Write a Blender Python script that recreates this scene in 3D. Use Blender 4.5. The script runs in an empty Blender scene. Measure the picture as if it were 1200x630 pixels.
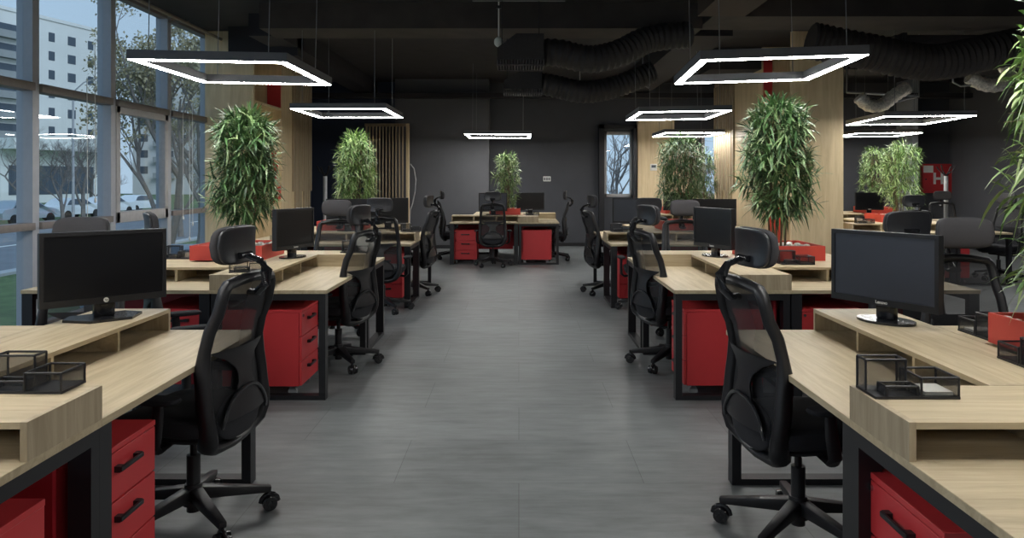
import bpy, bmesh, math, random
from mathutils import Vector, Matrix, noise as mnoise
R = math.radians
PI = math.pi
scene = bpy.context.scene
COL = scene.collection
random.seed(7)

# ------------------------------------------------------------------ camera
cam_data = bpy.data.cameras.new('camera')
cam = bpy.data.objects.new('camera', cam_data)
COL.objects.link(cam)
cam.location = (0, 0, 1.5)
cam.rotation_euler = (R(90), 0, 0)
cam_data.sensor_width = 36
cam_data.lens = 36 * 880 / 1200
cam_data.shift_x = -8 / 1200
cam_data.shift_y = -104 / 1200
cam_data.clip_end = 600
cam_data.clip_start = 0.05
scene.camera = cam

# ------------------------------------------------------------------ world, exposure
LED = 52.0
SKY = 0.74
w = bpy.data.worlds.new('overcast_sky')
scene.world = w
w.use_nodes = True
nt = w.node_tree
bg = nt.nodes['Background']
tc = nt.nodes.new('ShaderNodeTexCoord')
sx = nt.nodes.new('ShaderNodeSeparateXYZ')
rp = nt.nodes.new('ShaderNodeValToRGB')
rp.color_ramp.elements[0].color = (0.55, 0.70, 0.84, 1)
rp.color_ramp.elements[1].color = (0.36, 0.55, 0.76, 1)
rp.color_ramp.elements[1].position = 0.6
nt.links.new(tc.outputs['Generated'], sx.inputs[0])
nt.links.new(sx.outputs['Z'], rp.inputs[0])
nt.links.new(rp.outputs[0], bg.inputs['Color'])
bg.inputs['Strength'].default_value = SKY
scene.view_settings.view_transform = 'Standard'
scene.view_settings.look = 'None'
scene.view_settings.exposure = 0.42
scene.view_settings.gamma = 1
scene.view_settings.use_curve_mapping = False
cy = scene.cycles
cy.use_denoising = True
cy.max_bounces = 7
cy.diffuse_bounces = 4
cy.glossy_bounces = 3
cy.transparent_max_bounces = 12
cy.sample_clamp_indirect = 6
cy.caustics_reflective = False
cy.caustics_refractive = False

# soft daylight from behind our building on to the facades across the road
sd = bpy.data.lights.new('soft_sun', 'SUN'); sd.energy = 1.1; sd.angle = R(35); sd.color = (.86, .94, 1)
so = bpy.data.objects.new('soft_sun', sd); COL.objects.link(so); so.rotation_euler = (R(28), R(52), 0)

# ------------------------------------------------------------------ materials
def lin(c):
    return tuple(((v / 255) / 12.92 if v / 255 <= .04045 else (((v / 255) + .055) / 1.055) ** 2.4) for v in c) + (1,)

def base_mat(name):
    m = bpy.data.materials.new(name)
    m.use_nodes = True
    return m, m.node_tree, m.node_tree.nodes['Principled BSDF']

def mat(name, c, rough=.5, metal=0, var=.06, scale=20, bump=0, spec=.5, coat=0):
    """plain procedural material: a soft noise varies the colour a little"""
    m, t, b = base_mat(name)
    n = t.nodes
    tcn = n.new('ShaderNodeTexCoord')
    nz = n.new('ShaderNodeTexNoise')
    nz.inputs['Scale'].default_value = scale
    nz.inputs['Detail'].default_value = 4
    t.links.new(tcn.outputs['Object'], nz.inputs['Vector'])
    mp = n.new('ShaderNodeValToRGB')
    a = lin(c)
    mp.color_ramp.elements[0].position = .3
    mp.color_ramp.elements[1].position = .7
    mp.color_ramp.elements[0].color = tuple(v * (1 - var) for v in a[:3]) + (1,)
    mp.color_ramp.elements[1].color = tuple(min(1, v * (1 + var)) for v in a[:3]) + (1,)
    t.links.new(nz.outputs['Fac'], mp.inputs[0])
    t.links.new(mp.outputs[0], b.inputs['Base Color'])
    b.inputs['Roughness'].default_value = rough
    b.inputs['Metallic'].default_value = metal
    b.inputs['Specular IOR Level'].default_value = spec
    b.inputs['Coat Weight'].default_value = coat
    if bump:
        bp = n.new('ShaderNodeBump')
        bp.inputs['Strength'].default_value = bump
        bp.inputs['Distance'].default_value = .01
        t.links.new(nz.outputs['Fac'], bp.inputs['Height'])
        t.links.new(bp.outputs[0], b.inputs['Normal'])
    return m

def wood(name, c1, c2, sc, rough=.5):
    m, t, b = base_mat(name)
    n = t.nodes
    tcn = n.new('ShaderNodeTexCoord')
    mp = n.new('ShaderNodeMapping')
    mp.inputs['Scale'].default_value = sc
    t.links.new(tcn.outputs['Object'], mp.inputs[0])
    nz = n.new('ShaderNodeTexNoise')
    nz.inputs['Scale'].default_value = 1.6
    nz.inputs['Detail'].default_value = 8
    nz.inputs['Roughness'].default_value = .65
    nz.inputs['Distortion'].default_value = .6
    t.links.new(mp.outputs[0], nz.inputs['Vector'])
    r = n.new('ShaderNodeValToRGB')
    r.color_ramp.elements[0].position = .32
    r.color_ramp.elements[1].position = .66
    r.color_ramp.elements[0].color = lin(c1)
    r.color_ramp.elements[1].color = lin(c2)
    t.links.new(nz.outputs['Fac'], r.inputs[0])
    t.links.new(r.outputs[0], b.inputs['Base Color'])
    b.inputs['Roughness'].default_value = rough
    b.inputs['Specular IOR Level'].default_value = .35
    return m

def emis(name, c, s):
    m = bpy.data.materials.new(name)
    m.use_nodes = True
    t = m.node_tree
    for nd in list(t.nodes):
        if nd.type != 'OUTPUT_MATERIAL':
            t.nodes.remove(nd)
    e = t.nodes.new('ShaderNodeEmission')
    e.inputs[0].default_value = c
    e.inputs[1].default_value = s
    t.links.new(e.outputs[0], [x for x in t.nodes if x.type == 'OUTPUT_MATERIAL'][0].inputs[0])
    return m

def sheer(name, c, opacity, rough=.6, grid=0):
    """woven or wire mesh: threads with gaps that let light through"""
    m, t, b = base_mat(name)
    n = t.nodes
    b.inputs['Base Color'].default_value = lin(c)
    b.inputs['Roughness'].default_value = rough
    tr = n.new('ShaderNodeBsdfTransparent')
    mx = n.new('ShaderNodeMixShader')
    out = [x for x in n if x.type == 'OUTPUT_MATERIAL'][0]
    t.links.new(tr.outputs[0], mx.inputs[1])
    t.links.new(b.outputs[0], mx.inputs[2])
    t.links.new(mx.outputs[0], out.inputs[0])
    if grid:
        tcn = n.new('ShaderNodeTexCoord')
        vo = n.new('ShaderNodeTexVoronoi')
        vo.inputs['Scale'].default_value = grid
        t.links.new(tcn.outputs['Object'], vo.inputs['Vector'])
        r = n.new('ShaderNodeMapRange')
        r.inputs['From Min'].default_value = .1
        r.inputs['From Max'].default_value = .7
        r.inputs['To Min'].default_value = opacity - .2
        r.inputs['To Max'].default_value = opacity + .2
        t.links.new(vo.outputs['Distance'], r.inputs['Value'])
        t.links.new(r.outputs[0], mx.inputs[0])
    else:
        lw = n.new('ShaderNodeLayerWeight'); lw.inputs[0].default_value = .5
        r = n.new('ShaderNodeMapRange')
        r.inputs['To Min'].default_value = opacity; r.inputs['To Max'].default_value = min(1, opacity + .42)
        t.links.new(lw.outputs['Facing'], r.inputs['Value']); t.links.new(r.outputs[0], mx.inputs[0])
    return m

def leafmat(name, c1, c2, c3):
    m, t, b = base_mat(name)
    n = t.nodes
    g = n.new('ShaderNodeNewGeometry')
    r = n.new('ShaderNodeValToRGB')
    r.color_ramp.elements[0].color = lin(c1)
    r.color_ramp.elements[1].color = lin(c3)
    e = r.color_ramp.elements.new(.55)
    e.color = lin(c2)
    t.links.new(g.outputs['Random Per Island'], r.inputs[0])
    t.links.new(r.outputs[0], b.inputs['Base Color'])
    b.inputs['Roughness'].default_value = .45
    return m

def glassmat(name, refl=.09, tint=(.93, .97, 1, 1)):
    m = bpy.data.materials.new(name)
    m.use_nodes = True
    t = m.node_tree
    n = t.nodes
    out = [x for x in n if x.type == 'OUTPUT_MATERIAL'][0]
    n.remove(n['Principled BSDF'])
    tr = n.new('ShaderNodeBsdfTransparent')
    tr.inputs[0].default_value = tint
    gl = n.new('ShaderNodeBsdfGlossy')
    gl.inputs['Roughness'].default_value = .01
    lw = n.new('ShaderNodeLayerWeight')
    lw.inputs[0].default_value = .5
    fp = n.new('ShaderNodeMath'); fp.operation = 'POWER'; fp.inputs[1].default_value = 4
    fr = n.new('ShaderNodeMath'); fr.operation = 'MULTIPLY_ADD'; fr.inputs[1].default_value = .6; fr.inputs[2].default_value = .03
    t.links.new(lw.outputs['Facing'], fp.inputs[0]); t.links.new(fp.outputs[0], fr.inputs[0])
    mx = n.new('ShaderNodeMixShader')
    t.links.new(fr.outputs[0], mx.inputs[0])
    t.links.new(tr.outputs[0], mx.inputs[1])
    t.links.new(gl.outputs[0], mx.inputs[2])
    t.links.new(mx.outputs[0], out.inputs[0])
    return m

M = {}
M['oak'] = wood('oak_laminate', (166, 150, 121), (194, 179, 149), (1.2, 16, 16))
M['oak_end'] = wood('oak_end_panel', (150, 135, 110), (184, 169, 142), (14, 14, 1.2))
M['oak_v'] = wood('oak_laminate_upright', (206, 184, 144), (228, 208, 170), (9, 9, .8))
M['oak_pale'] = wood('oak_slat', (150, 135, 112), (176, 160, 135), (14, 14, .8))
M['black'] = mat('black_plastic', (25, 25, 28), .42, var=.08)
M['gloss_black'] = mat('gloss_black_plastic', (30, 31, 34), .22)
M['shell'] = mat('charcoal_shell_plastic', (44, 45, 49), .33)
M['metal_black'] = mat('black_powder_coat', (24, 25, 29), .45, var=.05, scale=40)
M['fabric'] = mat('black_seat_fabric', (27, 28, 33), .9, var=.2, scale=300, bump=.15)
M['pad'] = mat('dark_grey_fabric', (58, 57, 60), .85, var=.1, scale=300, bump=.1)
M['net'] = sheer('black_net_fabric', (22, 23, 27), .62)
M['wire'] = sheer('black_wire_mesh', (36, 36, 38), .2)
M['chrome'] = mat('bright_steel', (190, 190, 195), .2, 1)
M['grey_plastic'] = mat('grey_plastic', (120, 122, 126), .4)
M['screen'] = mat('monitor_screen', (14, 15, 19), .28, var=.02, spec=.5)
M['screen_reflect'] = mat('monitor_screen_grey_reflection', (50, 54, 64), .38, var=.03, spec=.6)  # base colour raised to stand in for the grey the screen reflects
M['red'] = mat('red_lacquer', (190, 52, 56), .45, var=.04, scale=5)
M['red_box'] = mat('red_tray_paint', (206, 74, 62), .5, var=.04, scale=5)
M['red_dark'] = mat('red_panel', (150, 24, 34), .5, var=.04)
M['white'] = mat('white_plastic', (226, 226, 222), .5, var=.02)
M['paper'] = mat('paper', (236, 236, 228), .8, var=.02)
M['pebble'] = mat('white_pebble', (222, 216, 205), .7, var=.15, scale=60)
M['wall_dark'] = mat('charcoal_wall_paint', (68, 70, 76), .75, var=.05, scale=3, bump=.05)
M['wall_mid'] = mat('charcoal_wall_plaster', (86, 87, 92), .75, var=.06, scale=2, bump=.05)
M['wall_blue'] = mat('wall_window_light_blue', (54, 64, 84), .7, var=.05, scale=3)  # blue cast of the window light put into the wall colour
M['ceil'] = mat('black_ceiling_paint', (48, 46, 49), .85, var=.15, scale=4)
M['beam'] = mat('black_beam_paint', (38, 37, 42), .8, var=.1, scale=4)
M['duct'] = mat('black_flexible_duct', (38, 36, 38), .6, var=.2, scale=30)
M['foil'] = mat('silver_foil_duct', (205, 200, 190), .35, .4, var=.35, scale=40, bump=.6)
M['alu'] = mat('blue_grey_aluminium', (168, 172, 180), .45, .1, var=.03)
M['transom'] = mat('dark_window_rail', (122, 116, 114), .5, 0)
M['sash'] = mat('pale_window_sash', (170, 170, 172), .5)
M['led_body'] = mat('lamp_housing_paint', (104, 105, 110), .5)
M['led'] = emis('led_diffuser', (1, .985, .95, 1), LED)
M['stem'] = mat('bamboo_stem', (110, 96, 70), .6, var=.25, scale=30)
M['leaf'] = leafmat('bamboo_leaves', (42, 74, 42), (76, 112, 62), (138, 158, 110))
M['leaf_light'] = leafmat('light_bamboo_leaves', (74, 110, 56), (120, 152, 86), (172, 190, 130))
M['glass'] = glassmat('window_glass')
M['white_metal'] = mat('pale_grey_metal', (200, 202, 206), .4)
M['steel'] = mat('brushed_steel', (150, 152, 156), .35, .8)
# outside
M['render'] = mat('pale_facade', (222, 220, 216), .9, var=.06, scale=.2)
M['render2'] = mat('grey_facade', (200, 200, 200), .9, var=.06, scale=.2)
M['pane'] = mat('dark_window_pane', (70, 80, 92), .3)
M['railing'] = mat('balcony_panel', (150, 152, 152), .8)
M['asphalt'] = mat('asphalt', (120, 124, 130), .9, var=.1, scale=1)
M['kerb'] = mat('concrete_kerb', (180, 182, 184), .9)
M['grass'] = mat('winter_grass', (88, 108, 66), .95, var=.3, scale=3)
M['bark'] = mat('grey_bark', (124, 117, 112), .95, var=.2, scale=5)
M['dryleaf'] = leafmat('sparse_autumn_leaves', (120, 116, 90), (150, 142, 110), (176, 166, 130))
M['car_silver'] = mat('silver_car_paint', (176, 186, 196), .3, .3)
M['car_white'] = mat('white_car_paint', (226, 230, 234), .3)
M['car_blue'] = mat('pale_blue_car_paint', (150, 180, 205), .3)
M['tyre'] = mat('tyre_rubber', (30, 30, 32), .9)

def floor_mat():
    m, t, b = base_mat('grey_concrete_tiles')
    n = t.nodes
    tcn = n.new('ShaderNodeTexCoord')
    br = n.new('ShaderNodeTexBrick')
    br.offset = .5
    br.inputs['Color1'].default_value = lin((118, 122, 123))
    br.inputs['Color2'].default_value = lin((110, 114, 115))
    br.inputs['Mortar'].default_value = lin((80, 83, 84))
    br.inputs['Scale'].default_value = 1
    br.inputs['Mortar Size'].default_value = .0018
    br.inputs['Mortar Smooth'].default_value = .3
    br.inputs['Brick Width'].default_value = 1.24
    br.inputs['Row Height'].default_value = .62
    t.links.new(tcn.outputs['Object'], br.inputs['Vector'])
    def nz(scale, sc, d=6):
        mp = n.new('ShaderNodeMapping')
        mp.inputs['Scale'].default_value = sc
        t.links.new(tcn.outputs['Object'], mp.inputs[0])
        x = n.new('ShaderNodeTexNoise')
        x.inputs['Scale'].default_value = scale
        x.inputs['Detail'].default_value = d
        x.inputs['Roughness'].default_value = .65
        t.links.new(mp.outputs[0], x.inputs['Vector'])
        return x
    a = nz(1.3, (1, 1.6, 1))
    c = nz(5, (.6, 3.2, 1), 8)
    mm = n.new('ShaderNodeMath'); mm.operation = 'ADD'
    t.links.new(a.outputs['Fac'], mm.inputs[0]); t.links.new(c.outputs['Fac'], mm.inputs[1])
    mr = n.new('ShaderNodeMapRange')
    mr.inputs['From Min'].default_value = .7; mr.inputs['From Max'].default_value = 1.3
    mr.inputs['To Min'].default_value = .68; mr.inputs['To Max'].default_value = 1.34
    t.links.new(mm.outputs[0], mr.inputs[0])
    mu = n.new('ShaderNodeMix'); mu.data_type = 'RGBA'; mu.blend_type = 'MULTIPLY'
    mu.inputs['Factor'].default_value = 1
    t.links.new(br.outputs['Color'], mu.inputs['A']); t.links.new(mr.outputs[0], mu.inputs['B'])
    t.links.new(mu.outputs['Result'], b.inputs['Base Color'])
    rr = n.new('ShaderNodeMapRange')
    rr.inputs['To Min'].default_value = .34; rr.inputs['To Max'].default_value = .56
    t.links.new(a.outputs['Fac'], rr.inputs[0]); t.links.new(rr.outputs[0], b.inputs['Roughness'])
    b.inputs['Specular IOR Level'].default_value = .45
    return m
M['floor'] = floor_mat()

# ------------------------------------------------------------------ mesh builder
class MB:
    def __init__(s):
        s.bm = bmesh.new()
    def box(s, x0, x1, y0, y1, z0, z1, bev=0, m=0, mtx=None, seg=2):
        vs = [s.bm.verts.new((x, y, z)) for x in (x0, x1) for y in (y0, y1) for z in (z0, z1)]
        idx = [(0, 1, 3, 2), (4, 6, 7, 5), (0, 4, 5, 1), (2, 3, 7, 6), (0, 2, 6, 4), (1, 5, 7, 3)]
        fs = [s.bm.faces.new([vs[i] for i in f]) for f in idx]
        for f in fs: f.material_index = m
        if mtx is not None:
            for v in vs: v.co = mtx @ v.co
        if bev:
            es = list({e for f in fs for e in f.edges})
            r = bmesh.ops.bevel(s.bm, geom=es, offset=bev, segments=seg, affect='EDGES', profile=.5)
            for f in r['faces']: f.material_index = m
        return s
    def bar(s, a, b, wx, wy, m=0, up=(0, 0, 1), w2=None, bev=0):
        """a box from a to b, wx across, wy along 'up'; w2 = (wx, wy) at the b end"""
        a = Vector(a); b = Vector(b); d = (b - a).normalized(); u = Vector(up)
        if abs(d.dot(u)) > .98: u = Vector((0, 1, 0))
        x = d.cross(u).normalized(); y = x.cross(d).normalized()
        w2 = w2 or (wx, wy)
        vs = []
        for p, (p1, p2) in ((a, (wx, wy)), (b, w2)):
            for sx_, sy_ in ((-1, -1), (1, -1), (1, 1), (-1, 1)):
                vs.append(s.bm.verts.new(p + x * sx_ * p1 / 2 + y * sy_ * p2 / 2))
        fs = [s.bm.faces.new(vs[0:4][::-1]), s.bm.faces.new(vs[4:8])]
        for i in range(4):
            fs.append(s.bm.faces.new((vs[i], vs[(i + 1) % 4], vs[4 + (i + 1) % 4], vs[4 + i])))
        for f in fs: f.material_index = m
        if bev:
            es = list({e for f in fs for e in f.edges})
            r = bmesh.ops.bevel(s.bm, geom=es, offset=bev, segments=2, affect='EDGES', profile=.5)
            for f in r['faces']: f.material_index = m
        return s
    def tube(s, pts, r, n=8, closed=False, ref=(0, 1, 0), m=0, caps=True):
        """sweep; r = number, (a, b) ellipse (a along ref) or a list of them, one per point"""
        pts = [Vector(p) for p in pts]; N = len(pts); rings = []
        for i, p in enumerate(pts):
            if closed: t = pts[(i + 1) % N] - pts[i - 1]
            else: t = pts[min(i + 1, N - 1)] - pts[max(i - 1, 0)]
            t.normalize()
            rf = Vector(ref)
            if abs(rf.dot(t)) > .97: rf = Vector((1, .1, .05)) if abs(t.x) < .9 else Vector((0, 0, 1))
            u = (rf - t * rf.dot(t)).normalized(); v = t.cross(u)
            rr = r[i] if isinstance(r, list) else r
            a, b = rr if isinstance(rr, tuple) else (rr, rr)
            rings.append([s.bm.verts.new(p + u * a * math.cos(2 * PI * k / n) + v * b * math.sin(2 * PI * k / n)) for k in range(n)])
        for i in range(N if closed else N - 1):
            A, B = rings[i], rings[(i + 1) % N]
            for k in range(n):
                f = s.bm.faces.new((A[k], A[(k + 1) % n], B[(k + 1) % n], B[k])); f.material_index = m
        if caps and not closed:
            f = s.bm.faces.new(rings[0][::-1]); f.material_index = m
            f = s.bm.faces.new(rings[-1]); f.material_index = m
        return s
    def cyl(s, a, b, r1, r2=None, n=16, m=0):
        return s.tube([a, b], [r1, r1 if r2 is None else r2], n, m=m)
    def ell(s, c, sz, e=.4, nu=24, nv=12, fn=None, m=0, e2=None):
        """superellipsoid cushion"""
        e2 = e2 or e
        def pw(v, k): return math.copysign(abs(v) ** k, v)
        rows = []
        for j in range(nv + 1):
            ph = -PI / 2 + PI * j / nv
            cz, sz_ = pw(math.cos(ph), e2) if 0 < j < nv else 0, pw(math.sin(ph), e2)
            row = []
            for i in range(nu if 0 < j < nv else 1):
                th = 2 * PI * i / nu
                p = Vector((sz[0] / 2 * cz * pw(math.cos(th), e), sz[1] / 2 * cz * pw(math.sin(th), e), sz[2] / 2 * sz_))
                if fn: p = fn(p)
                row.append(s.bm.verts.new(p + Vector(c)))
            rows.append(row)
        for j in range(nv):
            A, B = rows[j], rows[j + 1]
            for i in range(nu):
                k = (i + 1) % nu
                if len(A) == 1: f = s.bm.faces.new((A[0], B[k], B[i]))
                elif len(B) == 1: f = s.bm.faces.new((A[i], A[k], B[0]))
                else: f = s.bm.faces.new((A[i], A[k], B[k], B[i]))
                f.material_index = m
        return s
    def grid(s, fn, nu, nv, m=0):
        vs = [[s.bm.verts.new(fn(i / nu, j / nv)) for i in range(nu + 1)] for j in range(nv + 1)]
        for j in range(nv):
            for i in range(nu):
                f = s.bm.faces.new((vs[j][i], vs[j][i + 1], vs[j + 1][i + 1], vs[j + 1][i])); f.material_index = m
        return s
    def prism(s, poly, z0, z1, m=0, mtx=None):
        lo = [s.bm.verts.new((x, y, z0)) for x, y in poly]; hi = [s.bm.verts.new((x, y, z1)) for x, y in poly]
        n = len(poly)
        fs = [s.bm.faces.new(lo[::-1]), s.bm.faces.new(hi)]
        for i in range(n): fs.append(s.bm.faces.new((lo[i], lo[(i + 1) % n], hi[(i + 1) % n], hi[i])))
        for f in fs: f.material_index = m
        if mtx is not None:
            for v in lo + hi: v.co = mtx @ v.co
        return s
    def build(s, name, mats, parent=None, smooth=True, fixn=True):
        if fixn: bmesh.ops.recalc_face_normals(s.bm, faces=s.bm.faces)
        me = bpy.data.meshes.new(name)
        s.bm.to_mesh(me); s.bm.free()
        for q in (mats if isinstance(mats, (list, tuple)) else [mats]): me.materials.append(q)
        if smooth:
            me.polygons.foreach_set('use_smooth', [True] * len(me.polygons))
            me.set_sharp_from_angle(angle=R(38))
        o = bpy.data.objects.new(name, me); COL.objects.link(o)
        if parent: o.parent = parent
        return o

def letters(c):
    t = bpy.data.objects.new('text', c); COL.objects.link(t)
    bpy.context.view_layer.update()
    me = bpy.data.meshes.new_from_object(t); bpy.data.objects.remove(t)
    o = bpy.data.objects.new('logo_letters', me); COL.objects.link(o)
    return o
def tag(o, label=None, cat=None, group=None, kind=None):
    if label: o['label'] = label
    if cat: o['category'] = cat
    if group: o['group'] = group
    if kind: o['kind'] = kind
    return o
def empty(name, loc=(0, 0, 0), rz=0):
    o = bpy.data.objects.new(name, None); COL.objects.link(o)
    o.empty_display_size = .1; o.location = loc; o.rotation_euler = (0, 0, rz)
    return o
def struct(o): o['kind'] = 'structure'; return o
def copy_tree(o, parent=None):
    c = o.copy(); COL.objects.link(c)
    if parent: c.parent = parent
    for ch in list(o.children): copy_tree(ch, c)
    return c
used = set()
def place(proto, loc, rz, label, cat, group):
    """the first placing takes the prototype itself, every later one a copy of it with its parts"""
    if proto.name in used: o = copy_tree(proto)
    else: o = proto; used.add(proto.name)
    o.location = loc; o.rotation_euler = (0, 0, rz)
    return tag(o, label, cat, group)

# ------------------------------------------------------------------ room shell
XL, XR, YB, YF, ZC = -4.70, 9.80, 17.1, -5.0, 3.72
struct(MB().box(XL - .2, XR + .2, YF - .2, YB + .2, -.12, 0).build('floor', M['floor'], smooth=False))
struct(MB().box(XL - .2, XR + .2, YF - .2, YB + .2, ZC, ZC + .2).build('ceiling', M['ceil'], smooth=False))
struct(MB().box(XR, XR + .2, YF, YB, 0, ZC).build('wall_right', M['wall_mid'], smooth=False))
struct(MB().box(XL, XR, YF - .2, YF, 0, ZC).build('wall_front', M['wall_dark'], smooth=False))
# back wall with two window openings
WZ0, WZ1 = 1.12, 2.60
W1 = (1.93, 2.58); W2 = (4.16, 4.75)
bw = MB()
for x0, x1, z0, z1 in ((-.68, W1[0], 0, ZC), (W1[0], W2[1], 0, WZ0), (W1[0], W2[1], WZ1, ZC), (W1[1], W2[0], WZ0, WZ1), (W2[1], XR, 0, ZC)):
    bw.box(x0, x1, YB, YB + .25, z0, z1)
struct(bw.build('wall_back', M['wall_dark'], smooth=False))
struct(MB().box(-2.72, -.66, 16.5, YB + .25, 0, ZC).build('wall_back_left', M['wall_mid'], smooth=False))
struct(MB().box(XL, -2.70, YB - .1, YB + .25, 0, ZC).build('wall_back_alcove', M['wall_blue'], smooth=False))
struct(MB().box(8.60, 8.72, 16.4, YB, 0, ZC).build('trim_1', M['alu'], smooth=False))
struct(MB().box(XL - .2, XL, 11.95, YB, 0, ZC).build('wall_left', M['wall_blue'], smooth=False))
# skirting
struct(MB().box(-2.72, -.66, 16.485, 16.50, 0, .08).box(-.66, XR, YB - .015, YB, 0, .08).build('baseboard_back', M['black'], smooth=False))

# back windows
def back_window(name, x0, x1):
    e = struct(empty(name, ((x0 + x1) / 2, YB, WZ0)))
    hw, h = (x1 - x0) / 2, WZ1 - WZ0
    f = MB()
    f.box(-hw, -hw + .07, -.02, .1, 0, h, .005).box(hw - .05, hw, -.02, .1, 0, h, .005).box(-hw, hw, -.02, .1, 0, .07, .005).box(-hw, hw, -.02, .1, h - .07, h, .005)
    struct(f.build('window_frame', M['sash'], e))
    struct(MB().box(-hw + .06, hw - .04, .035, .045, .06, h - .06).build('window_pane', M['glass'], e, smooth=False))
back_window('window_9', *W1); back_window('window_10', *W2)
# dark reveal frame round the first back window
struct(MB().box(W1[0] - .12, W1[0], 16.92, YB, 0, 2.75).box(W1[1], W1[1] + .08, 16.92, YB, 0, 2.75).box(W1[0] - .12, W1[1] + .08, 16.92, YB, 2.66, 2.75).build('trim_2', M['metal_black'], smooth=False))
# oak cladding on the back wall
struct(MB().box(2.68, 3.50, 16.9, YB, 0, 2.85).box(3.50, 4.06, 16.93, YB, 0, 2.2).build('wall_back_cladding', M['oak_v'], smooth=False))

# left curtain wall
mull = [7.28 + 1.39 * k for k in range(-8, 4)]
for i, y in enumerate(mull):
    struct(MB().box(XL - .14, XL + .02, y - .05, y + .05, 0, ZC, .004).build('trim_%d' % (i + 10), M['alu'], smooth=False))
for i in range(len(mull) - 1):
    y0, y1 = mull[i] + .05, mull[i + 1] - .05
    e = struct(empty('window_%d' % (i + 20), (XL, (y0 + y1) / 2, 0)))
    h = (y1 - y0) / 2
    t = MB().box(-.10, .05, -h, h, 2.36, 2.44, .004).box(-.10, .02, -h, h, 0, .10, .004).box(-.1, .02, -h, h, ZC - .07, ZC, .004)
    if i not in (9,): t.box(-.10, .05, -h, h, 1.02, 1.09, .004)
    struct(t.build('window_transom', M['transom'], e))
    struct(MB().box(-.08, -.07, -h, h, .1, ZC - .07).build('window_pane', M['glass'], e, smooth=False))
    if i in (9,):
        s_ = MB()
        s_.box(-.06, .03, -h, -h + .09, 1.0, 2.37, .01).box(-.06, .03, h - .09, h, 1.0, 2.37, .01)
        s_.box(-.06, .03, -h, h, 1.0, 1.13, .01).box(-.06, .03, -h, h, 2.28, 2.37, .01)
        struct(s_.build('window_sash', M['sash'], e))
# blind cords
for i, (y, dz) in enumerate(((8.05, 0), (8.2, .4), (10.35, .1), (10.55, -.2), (10.65, .0))):
    o = MB().tube([(0, 0, 2.6), (.005, 0, 1.5), (0, .01, .9)], .004, 6).build('blind_cord', M['white'])
    o.location = (XL + .07, y, dz)
    MB().ell((0, .01, .88), (.025, .025, .06), .8, 10, 8).build('cord_weight', M['white'], o)
    tag(o, ('thin white blind cord in the second large window bay, nearer one', 'thin white blind cord in the second large window bay, farther one',
            'white blind cord beside the oak column, nearest of three', 'white blind cord beside the oak column, longest of three',
            'white blind cord beside the oak column, farthest of three')[i], 'cord', 'blind cords at the tall windows')
# curtain rail along the top of the glass wall
o = MB().cyl((XL + .26, -4.5, 3.60), (XL + .26, 11.9, 3.60), .022, n=10)
for y in mull[2:]: o.box(XL + .0, XL + .28, y - .012, y + .012, 3.605, 3.63)
struct(o.build('trim_curtain_rail', mat('pale_rail_paint', (128, 120, 110), .5)))

# ceiling beams
struct(MB().box(-3.25, 2.3, 9.4, 10.07, 3.40, ZC + .02).box(2.3, XR, 8.9, 9.7, 3.44, ZC + .02).build('ceiling_cross_beam', mat('dark_beam_concrete', (64, 59, 57), .85, var=.2, scale=3), smooth=False))
struct(MB().box(-3.6, -3.2, 10.0, YB, 3.42, ZC + .02).build('ceiling_left_beam', M['beam'], smooth=False))
struct(MB().box(2.25, 2.85, 10.0, YB, 3.42, ZC + .02).build('ceiling_right_beam', M['beam'], smooth=False))
struct(MB().box(2.12, 2.68, 5.2, 8.9, 3.44, ZC + .02).build('ceiling_centre_beam', mat('brown_beam_concrete', (70, 60, 54), .85), smooth=False))
struct(MB().box(XL, XR, 16.2, 16.45, 3.28, 3.38).build('ceiling_back_beam', M['beam'], smooth=False))
struct(MB().box(-4.2, -3.2, 10.85, 11.15, 3.3, ZC + .02).build('ceiling_left_bracket', M['beam'], smooth=False))
struct(MB().box(3.2, XR, 12.6, 13.3, 3.36, ZC + .02).build('ceiling_far_beam', M['ceil'], smooth=False))

# oak clad column blocks (left and mirrored right)
def column_block(sx_, name, xf0, xf1, y0, y1, rib0, rib1):
    """xf0 is the aisle-side face, xf1 the outer face"""
    e = struct(empty(name, (0, 0, 0)))
    d = .45 * (1 if xf1 > xf0 else -1)
    lo, hi = sorted((xf0, xf1))
    b = MB().box(lo, hi, y0, y0 + .06, 0, ZC)                                     # broad oak face board
    struct(b.build('column_front', M['oak_v'], e, smooth=False))
    xi = xf0 + d
    a0, a1 = sorted((xi, xf1)); f0, f1 = sorted((xf0, xi))
    struct(MB().box(a0, a1, y0 + .06, y1, 0, ZC).build('column_core', M['oak_v'], e, smooth=False))
    n1 = y0 + 1.33
    struct(MB().box(f0, f1, n1, y1, 0, ZC).build('column_side', M['oak_v'], e, smooth=False))
    struct(MB().box(f0, f1, y0 + .06, n1, 2.66, 2.70).build('column_shelf', M['oak_v'], e, smooth=False))
    rb = MB()
    n = 9; s = -1 if xf1 > xf0 else 1
    for k in range(n):
        y = rib0 + (rib1 - rib0) * k / (n - 1)
        c0, c1 = sorted((xf0, xf0 + s * .035))
        rb.box(c0, c1, y - .045, y + .045, 0 if k % 4 else 1.3, 3.4)
    struct(rb.build('column_ribs', M['oak_pale'], e, smooth=False))
    return e
column_block(-1, 'wall_left_column', -3.96, -4.68, 11.2, 14.25, 13.15, 14.2)
column_block(1, 'wall_right_column', 4.07, 4.84, 11.2, 15.6, 14.2, 15.5)
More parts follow.
